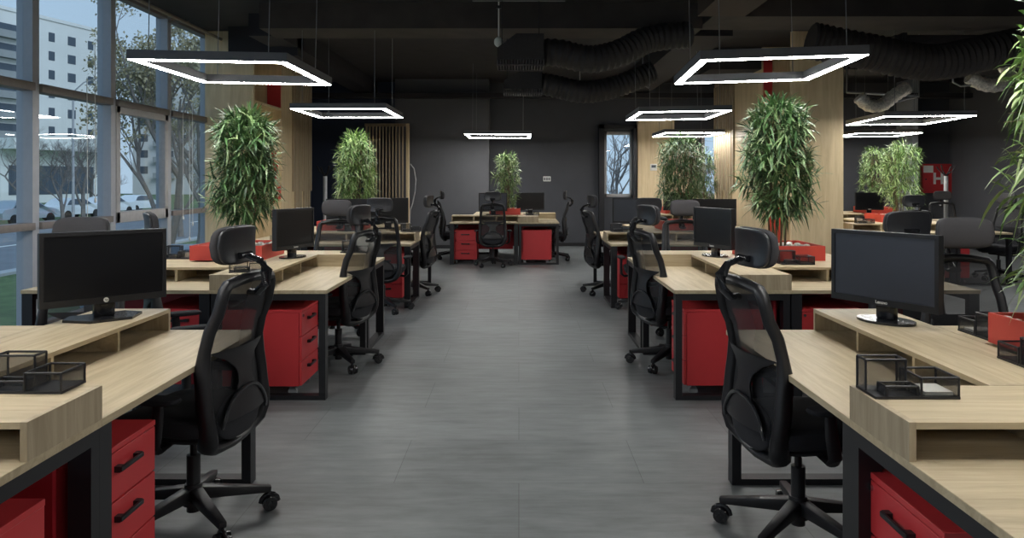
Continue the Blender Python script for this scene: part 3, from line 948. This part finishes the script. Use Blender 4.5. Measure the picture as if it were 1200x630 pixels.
# leaning white sheet
o = MB().box(-.10, .10, -.002, .002, 0, .12).build('paper_sheet', M['paper'], smooth=False)
o.location = (-1.40, 6.735, TZ + .012); o.rotation_euler = (R(-20), R(35), 0)
tag(o, 'white sheet standing tilted in the wire tray behind the left aisle chair', 'paper')

# ------------------------------------------------------------------ wall items
def box_thing(name, loc, s, m, label, cat, bev=.004):
    o = MB().box(-s[0] / 2, s[0] / 2, -s[1], 0, -s[2] / 2, s[2] / 2, bev).build(name, m); o.location = loc
    return tag(o, label, cat)
sw = box_thing('wall_switch', (.64, YB, 1.53), (.17, .02, .11), M['white'], 'white triple switch plate on the dark back wall', 'switch')
for k in (-1, 0, 1): MB().box(k * .05 - .02, k * .05 + .02, -.026, -.019, -.035, .035, .002).build('rocker', M['grey_plastic'], sw)
th = box_thing('thermostat', (3.03, 16.9, 1.79), (.15, .03, .15), M['white'], 'white thermostat on the oak wall panel left of the plant', 'thermostat')
MB().box(-.05, .05, -.034, -.029, -.01, .05).build('display', M['pane'], th, smooth=False)
s2 = box_thing('light_switch', (3.02, 16.9, 1.02), (.11, .015, .11), M['white'], 'small white light switch low on the oak wall panel', 'switch')
MB().box(-.03, .03, -.02, -.014, -.03, .03, .002).build('rocker', M['white'], s2)
# hydrant cabinet with H
hc = empty('hydrant_cabinet', (9.47, YB, 1.21))
MB().box(-.33, .33, -.10, 0, 0, .66, .004).build('cabinet_door', M['red'], hc)
MB().box(-.31, -.09, -.106, -.099, .46, .62).build('notice', M['paper'], hc, smooth=False)
MB().box(-.085, -.03, -.108, -.099, .20, .46).box(.08, .135, -.108, -.099, .20, .46).box(-.03, .08, -.108, -.099, .30, .355).build('letter_h', M['white'], hc, smooth=False)
MB().cyl((-.26, -.10, .31), (-.26, -.115, .31), .018, n=12).build('lock', M['black'], hc)
tag(hc, 'red fire hydrant wall cabinet marked with a white H', 'cabinet')
# coat stands
def coat_stand():
    e = empty('coat_stand')
    MB().cyl((0, 0, .02), (0, 0, 1.58), .04, n=18).cyl((0, 0, 0), (0, 0, .02), .19, n=32).build('pole', M['white_metal'], e)
    MB().cyl((0, 0, 1.56), (0, 0, 1.62), .03, n=14).build('collar', M['black'], e)
    for k in range(6):
        a = 2 * PI * k / 6 + .2; dx, dy = math.cos(a), math.sin(a)
        MB().tube([(0, 0, 1.58), (dx * .05, dy * .05, 1.63), (dx * .11, dy * .11, 1.68), (dx * .16, dy * .16, 1.76 + .03 * (k % 2))], [.012, .011, .011, .013], 8).build('hook', M['black'], e)
    return e
CS = coat_stand()
place(CS, (-3.92, 15.2, 0), 0, 'steel coat stand with black hooks beside the left oak column', 'coat stand', 'coat stands')
place(CS, (8.22, 14.45, 0), R(20), 'steel coat stand with black hooks before the hydrant cabinet', 'coat stand', 'coat stands')
# slatted screen
e = empty('slatted_screen', (-2.92, 16.2, 0))
for k in range(12):
    x = -.38 + k * .071
    zb = 0 if k not in (4, 10, 11) else .95
    MB().box(x, x + .030, -.03, .03, zb, 2.72, .003).build('slat', M['oak_pale'], e)
MB().box(.49, .56, -.035, .035, 0, 2.72, .004).build('post', M['oak_v'], e)
MB().box(-.40, .56, -.03, .03, 2.66, 2.72).box(-.40, .56, .0, .03, .03, .09).build('rail', M['oak_pale'], e, smooth=False)
tag(e, 'upright slatted oak screen at the back left corner', 'screen')
o = MB().tube([(0, 0, 1.85), (.08, 0, 1.75), (.12, 0, 1.5), (.10, 0, 1.25), (.05, 0, 1.0), (.0, 0, .86), (-.03, 0, .4), (-.02, 0, .0)], .012, 8).build('loose_cable', M['sash'])
o.location = (-2.34, 16.2, 0)
tag(o, 'pale cable looping down beside the slatted screen', 'cable')

# ------------------------------------------------------------------ ceiling services
def corrugated(pts, r, n=18, step=.035, amp=.06):
    P_ = [Vector(p) for p in pts]; out = []; rad = []
    def cr(a, b, c, d, t): return .5 * ((2 * b) + (c - a) * t + (2 * a - 5 * b + 4 * c - d) * t * t + (-a + 3 * b - 3 * c + d) * t ** 3)
    for i in range(len(P_) - 1):
        a = P_[max(0, i - 1)]; b = P_[i]; c = P_[i + 1]; d = P_[min(len(P_) - 1, i + 2)]
        m = max(2, int((c - b).length / step))
        for k in range(m): out.append(cr(a, b, c, d, k / m))
    out.append(P_[-1])
    for k in range(len(out)): rad.append(r * (1 + (amp if k % 2 else -amp)))
    return MB().tube(out, rad, n, ref=(0, 0, 1))
def diffuser(x, y, z, sx_, label, rise=.3):
    e = empty('air_diffuser', (x, y, z))
    h = sx_ / 2
    b = MB().prism([(-h, 0), (h, 0), (h, rise), (-.05, rise), (-h, rise * .45)], -.2, .2, mtx=Matrix.Rotation(R(90), 4, 'X'))
    b.build('plenum_box', M['duct'], e, smooth=False)
    g = MB()
    for k in range(17): g.box(-h + k * 2 * h / 16 - .005, -h + k * 2 * h / 16 + .005, -.21, .19, -.07, .0)
    g.box(-h, h, -.205, -.195, -.075, -.06).box(-h, h, .18, .19, -.075, 0)
    g.build('grille', M['grey_plastic'] if 0 else mat('grille_paint', (84, 82, 84), .5), e, smooth=False)
    # hanger rods reach up to the ceiling
    MB().cyl((-h + .05, 0, rise * .4), (-h + .05, 0, ZC - z), .006, n=6).cyl((h - .05, 0, rise), (h - .05, 0, ZC - z), .006, n=6).build('hanger_rod', M['metal_black'], e)
    return tag(e, label, 'air vent', 'air diffuser boxes under the ceiling')
diffuser(.02, 8.9, 2.90, .54, 'black air diffuser box hanging under the ceiling, nearer one')
diffuser(.06, 11.6, 2.89, .58, 'black air diffuser box hanging under the ceiling, farther one', .26)
tag(corrugated([(.25, 8.9, 3.02), (.5, 8.9, 3.0), (.85, 8.9, 2.93), (1.2, 9.0, 3.02), (1.6, 9.15, 3.22), (2.1, 9.2, 3.28)], .16).build('flexible_duct', M['duct']), 'black corrugated duct leading right from the nearer air box', 'duct', 'black corrugated ducts')
tag(corrugated([(.3, 11.6, 3.0), (.6, 11.6, 2.94), (1.0, 11.6, 2.86), (1.5, 11.7, 2.95), (2.1, 11.8, 3.2)], .17).build('flexible_duct', M['duct']), 'black corrugated duct leading right from the farther air box', 'duct', 'black corrugated ducts')
# right-hand main duct and foil ends
def slab_duct(): return MB()
o = MB().box(4.9, 9.6, 9.8, 10.4, 3.02, 3.40, .03).build('main_air_duct', mat('black_sheet_duct', (50, 46, 48), .6, var=.2, scale=4)); tag(o, 'long black air duct under the ceiling at right', 'duct')
MB().box(5.0, 5.06, 9.78, 10.42, 3.0, 3.42).build('duct_collar', M['duct'], o, smooth=False)
MB().box(7.4, 7.46, 9.78, 10.42, 3.0, 3.42).build('duct_collar', M['duct'], o, smooth=False)
tag(corrugated([(3.3, 8.5, 3.08), (3.95, 8.5, 2.95), (4.65, 8.5, 2.83), (5.3, 8.55, 2.95), (6.1, 8.6, 3.12)], .20).build('flexible_duct', mat('dark_brown_duct', (42, 37, 36), .65, var=.2, scale=20)), 'thick dark duct sagging under the ceiling at right', 'duct', 'black corrugated ducts')
tag(corrugated([(5.5, 8.0, 3.0), (5.9, 8.0, 2.80), (6.4, 8.0, 2.84), (7.0, 8.0, 3.0)], .19).build('flexible_duct', M['duct']), 'dark duct beside the bamboo at the right edge', 'duct', 'black corrugated ducts')
tag(corrugated([(4.98, 11.0, 2.72), (5.12, 11.0, 2.60), (5.32, 11.0, 2.60), (5.5, 11.0, 2.74), (5.7, 11.0, 2.86)], .095).build('foil_duct', M['foil']), 'silver foil duct elbow next to the right oak column', 'duct', 'silver foil duct ends')
tag(corrugated([(5.75, 9.6, 2.82), (5.95, 9.6, 2.72), (6.15, 9.6, 2.72), (6.3, 9.65, 2.86), (6.25, 9.7, 3.0)], .085).build('foil_duct', M['foil']), 'silver foil duct elbow near the bamboo at the right edge', 'duct', 'silver foil duct ends')
o = MB().cyl((5.0, 11.45, 2.84), (6.1, 11.45, 2.78), .018, n=8).cyl((6.1, 11.45, 2.78), (5.35, 11.45, 2.60), .018, n=8).cyl((6.1, 11.45, 2.78), (6.1, 11.45, ZC), .012, n=8).cyl((5.0, 11.45, 2.84), (5.0, 11.45, ZC), .012, n=8).build('sprinkler_pipe', M['steel']); tag(o, 'thin bent pipe under the foil duct at right', 'pipe')
o = MB().tube([(0, 0, 3.1), (0, 0, 2.75), (.1, 0, 2.70), (.3, 0, 2.72), (.42, 0, 2.82)], .012, 8).build('duct_strap', M['steel']); o.location = (5.55, 9.6, 0); o.scale = (1, 1, 1)
tag(o, 'thin looped strap hanging beside the right foil duct', 'strap')
o = MB().tube([(-.3, 0, 3.3), (4.4, 0, 3.3)], .02, 8).build('ceiling_conduit', M['duct']); o.location = (XL + .3, 9.2, 0)
bpy.data.objects.remove(o)
o = MB().ell((0, 0, 0), (.11, .11, .07), .9, 16, 10).cyl((0, 0, .02), (0, 0, .34), .008, n=8).build('smoke_detector', M['white']); o.location = (-.24, 8.95, 3.145)
tag(o, 'small white smoke detector hanging near the air box', 'detector')
MB().box(-.03, .03, -.02, .02, .235, .255).build('fixing', M['black'], o)
o.scale = (1, 1, 1.7)
o = MB().box(-.12, .12, -.03, .03, 0, .02, .004).cyl((0, 0, .02), (0, 0, .60), .008, n=8).build('emergency_lamp', M['white']); o.location = (1.0, 12.3, 3.10 - .38 + .37)
tag(o, 'small white ceiling fitting below the farther duct', 'lamp')
o = MB().tube([(0, 0, .75), (0, 0, .25), (-.06, 0, .20), (-.10, 0, .1)], .012, 8).tube([(0, 0, .25), (.08, 0, .18), (.02, 0, .05), (.10, 0, .0)], .014, 8).cyl((-.16, 0, .1), (.05, 0, .12), .012, n=8).build('sprinkler_valve', M['steel']); o.location = (1.98, 12.0, ZC - .75)
tag(o, 'small silver sprinkler valve hanging left of the right column', 'sprinkler')
o = MB().box(-.55, .55, -.02, .02, 0, .03).cyl((-.5, 0, .03), (-.5, 0, .5), .006, n=6).cyl((.5, 0, .03), (.5, 0, .5), .006, n=6).build('ceiling_rail', M['grey_plastic']); o.location = (0, 8.6, 3.22 + .33)
o.location = (0, 8.9, 3.62); o.scale = (1, 1, .2)
tag(o, 'thin grey rail close under the ceiling, top middle', 'rail')

# ------------------------------------------------------------------ outside
GZ = -1.2
struct(MB().box(-7.2, XL - .2, -8, 26, GZ - .1, GZ + .02).build('pavement_ground', M['kerb'], smooth=False))
struct(MB().box(-14.5, -7.2, -10, 140, GZ - .1, GZ).build('grass_ground', M['grass'], smooth=False))
struct(MB().box(-15.0, -14.5, -10, 140, GZ - .1, GZ + .08).build('kerb_ground', M['kerb'], smooth=False))
struct(MB().box(-27, -15.0, -10, 140, GZ - .1, GZ).build('road_ground', M['asphalt'], smooth=False))
struct(MB().box(-110, -27, -10, 150, GZ - .1, GZ + .02).build('far_ground', M['grass'], smooth=False))
struct(MB().box(-7, 60, YB + .3, 120, GZ - .1, GZ + .02).build('back_ground', M['kerb'], smooth=False))
ml = MB()
for k in range(20): ml.box(-21.1, -20.9, -6 + k * 6, -3 + k * 6, GZ, GZ + .01)
struct(ml.build('road_markings', M['white'], smooth=False))

def building(name, loc, rz, L, floors, fh, mwall, cols, label, balc=(), dep=12, podium=False):
    """facade along local x, looking to local -y"""
    e = empty(name, loc, rz)
    H = floors * fh + 1.2
    MB().box(0, L, 0, dep, 0, H).box(-.2, L + .2, -.2, dep, H, H + .5).build('building_walls', mwall, e, smooth=False)
    n = 0
    for f in range(1, floors):
        for c in range(cols):
            x = L * (c + .5) / cols
            wv = 1.1 if c % 2 else 1.5
            z = f * fh + .9
            if c in balc:
                q = MB().box(x - 1.9, x + 1.9, -1.2, 0, z - .9, z - .75).box(x - 1.9, x + 1.9, -1.2, -1.12, z - .75, z + .15).build('balcony', M['railing'], e, smooth=False)
                MB().box(x - 1.5, x + 1.5, -.04, .05, z - .7, z + 1.3).build('window', M['pane'], e, smooth=False)
            else:
                MB().box(x - wv / 2, x + wv / 2, -.04, .05, z, z + 1.4).build('window', M['pane'], e, smooth=False)
    return tag(e, label, 'building', 'apartment blocks across the road')
# facade direction runs away from the camera: (0.26, 1)
ang = math.atan2(1, .26)
building('apartment_building', (-75.6, 103.5, GZ), ang, 22.5, 9, 2.9, M['render'], 6, 'pale apartment block with balconies seen through the tall windows', balc=(0, 1), dep=14)
building('apartment_building', (-76.5, 84, GZ), ang, 14, 11, 2.9, M['render2'], 4, 'grey apartment block at the left edge of the photo', dep=14)
building('apartment_building', (-72, 140, GZ), R(14), 26, 7, 3.0, M['render2'], 7, 'distant low block seen right of the pale apartment block', balc=(1, 3, 5))
o = MB().box(0, 14, 0, 10, 0, 6.2).box(-.5, 14.5, -2.5, 10, 6.2, 7.4).build('shop_pavilion', M['white'], smooth=False)
o.location = (-58, 84, GZ); o.rotation_euler = (0, 0, ang)
tag(o, 'low white shop roof in front of the pale apartment block', 'building')
MB().box(1, 13, -.05, .1, 1.0, 4.4).build('shop_window', M['pane'], o, smooth=False)

def tree(name, loc, h, seed, levels=5, leaves=0, label='', spread=.5, tr=.14):
    rnd = random.Random(seed); e = empty(name, loc); b = MB(); tips = []
    def grow(p, d, L, r, lv):
        n = 3; pts = [p]; q = p.copy(); dd = d.copy()
        for k in range(n):
            dd = (dd + Vector((rnd.uniform(-.18, .18), rnd.uniform(-.18, .18), rnd.uniform(-.02, .14)))).normalized()
            q = q + dd * L / n; pts.append(q.copy())
        b.tube(pts, [r * (1 - .45 * k / n) for k in range(n + 1)], 6 if lv > 2 else 4 if lv > 0 else 3, caps=False)
        if lv == 0:
            tips.append(q); return
        for k in range(3 if lv > 1 else 4):
            a = rnd.uniform(0, 2 * PI); s = rnd.uniform(.35, .95) * spread * 1.6
            nd = (dd + Vector((math.cos(a) * s, math.sin(a) * s, rnd.uniform(-.15, .35)))).normalized()
            st = pts[rnd.choice((1, 2, 3, 3))]
            grow(st, nd, L * rnd.uniform(.58, .78), max(.006, r * .55), lv - 1)
    grow(Vector((0, 0, 0)), Vector((0, 0, 1)), h * .33, tr, levels)
    b.build('tree_branches', M['bark'], e, smooth=False, fixn=False)
    if leaves:
        vs, fs = [], []
        for k in range(leaves):
            t = rnd.choice(tips) + Vector((rnd.gauss(0, .12), rnd.gauss(0, .12), rnd.gauss(0, .12)))
            a = Vector((rnd.uniform(-1, 1), rnd.uniform(-1, 1), rnd.uniform(-1, 1))).normalized(); c = a.orthogonal().normalized()
            s = rnd.uniform(.03, .06); i = len(vs)
            vs += [t - a * s, t + c * s * .6, t + a * s, t - c * s * .6]; fs.append((i, i + 1, i + 2, i + 3))
        me = bpy.data.meshes.new('tree_leaves'); me.from_pydata(vs, [], fs); me.materials.append(M['dryleaf'])
        o = bpy.data.objects.new('tree_leaves', me); COL.objects.link(o); o.parent = e
    return tag(e, label, 'tree', 'winter trees outside the windows')
tree('street_tree', (-9.2, 19.6, GZ), 8.5, 5, 5, 6500, 'half bare tree with last leaves outside the third tall window', .40)
tree('street_tree', (-10.9, 25.5, GZ), 8.5, 6, 5, 7500, 'leafy winter tree nearest to the left oak column', .6)
tree('street_tree', (-29, 50, GZ), 7.6, 8, 6, 0, 'bare tree across the road in the second window bay', .7, .16)
tree('street_tree', (-33, 58, GZ), 8, 9, 6, 0, 'bare tree behind the parked cars, farther back', .7, .16)
tree('street_tree', (-28.6, 44, GZ), 7, 12, 6, 0, 'bare tree near the left edge of the photo', .75, .14)
tree('street_tree', (-16.2, 36, GZ), 7.5, 13, 5, 800, 'bare tree on the grass strip beyond the leafy trees', .6)
tree('street_tree', (-27.9, 46.0, GZ), 6.6, 21, 6, 0, 'bare tree beside the street lamp across the road', .8, .13)
tree('street_tree', (3.4, 25, GZ), 7, 14, 5, 0, 'bare tree outside the back window', .8, .12)
tree('street_tree', (7.0, 26, GZ), 7, 15, 5, 0, 'bare tree behind the right oak column outside', .8, .12)

def car(name, paint):
    e = empty(name)
    prof = [(-2.15, .35), (-2.2, .75), (-2.05, .92), (-1.5, .98), (-1.05, 1.38), (-.6, 1.46), (.45, 1.44), (1.05, 1.02), (1.85, .88), (2.15, .68), (2.15, .35)]
    b = MB().prism(prof, -.85, .85, mtx=Matrix.Rotation(R(90), 4, 'X'))
    for v in b.bm.verts:
        if v.co.z > 1.2: v.co.y *= .8
    b.build('car_body', paint, e, smooth=False)
    g = MB().prism([(-1.38, 1.02), (-1.0, 1.32), (-.58, 1.40), (.42, 1.38), (.92, 1.05)], -.862, .862, mtx=Matrix.Rotation(R(90), 4, 'X'))
    for v in g.bm.verts:
        if v.co.z > 1.2: v.co.y *= .86
    g.build('car_windows', M['pane'], e, smooth=False)
    for x in (-1.35, 1.35):
        for y in (-.78, .78):
            MB().cyl((x, y - .1, .32), (x, y + .1, .32), .32, n=20).build('wheel', M['tyre'], e)
    return e
CW, CSi, CB = car('car', M['car_white']), car('car', M['car_silver']), car('car', M['car_blue'])
for p, x, y, a, lb in (
    (CSi, -30.5, 46, 80, 'silver car on the road at the left edge of the photo'),
    (CW, -31, 52, 82, 'white car parked across the road, nearest in the row'),
    (CW, -31.5, 57.5, 82, 'white car parked across the road, second in the row'),
    (CW, -32, 63, 82, 'white car parked across the road, third in the row'),
    (CB, -6.35, 14.4, 92, 'pale blue car roof just outside the glass beside the left column'),
    (CW, 3.0, 22.5, 30, 'white car outside the back window'),
):
    place(p, (x, y, GZ + .02 if p is not CB else GZ), R(a), lb, 'car', 'cars parked outside')
o = MB().cyl((0, 0, 0), (0, 0, 8.2), .09, .06, 10).tube([(0, 0, 8.1), (.6, .1, 8.7), (1.7, .3, 9.1)], .04, 8).build('street_lamp', M['sash']); o.location = (-27.3, 46, GZ)
MB().box(1.6, 2.1, .2, .42, 9.05, 9.18, .02).build('lamp_head', M['grey_plastic'], o)
tag(o, 'grey street lamp across the road before the apartment block', 'street lamp')
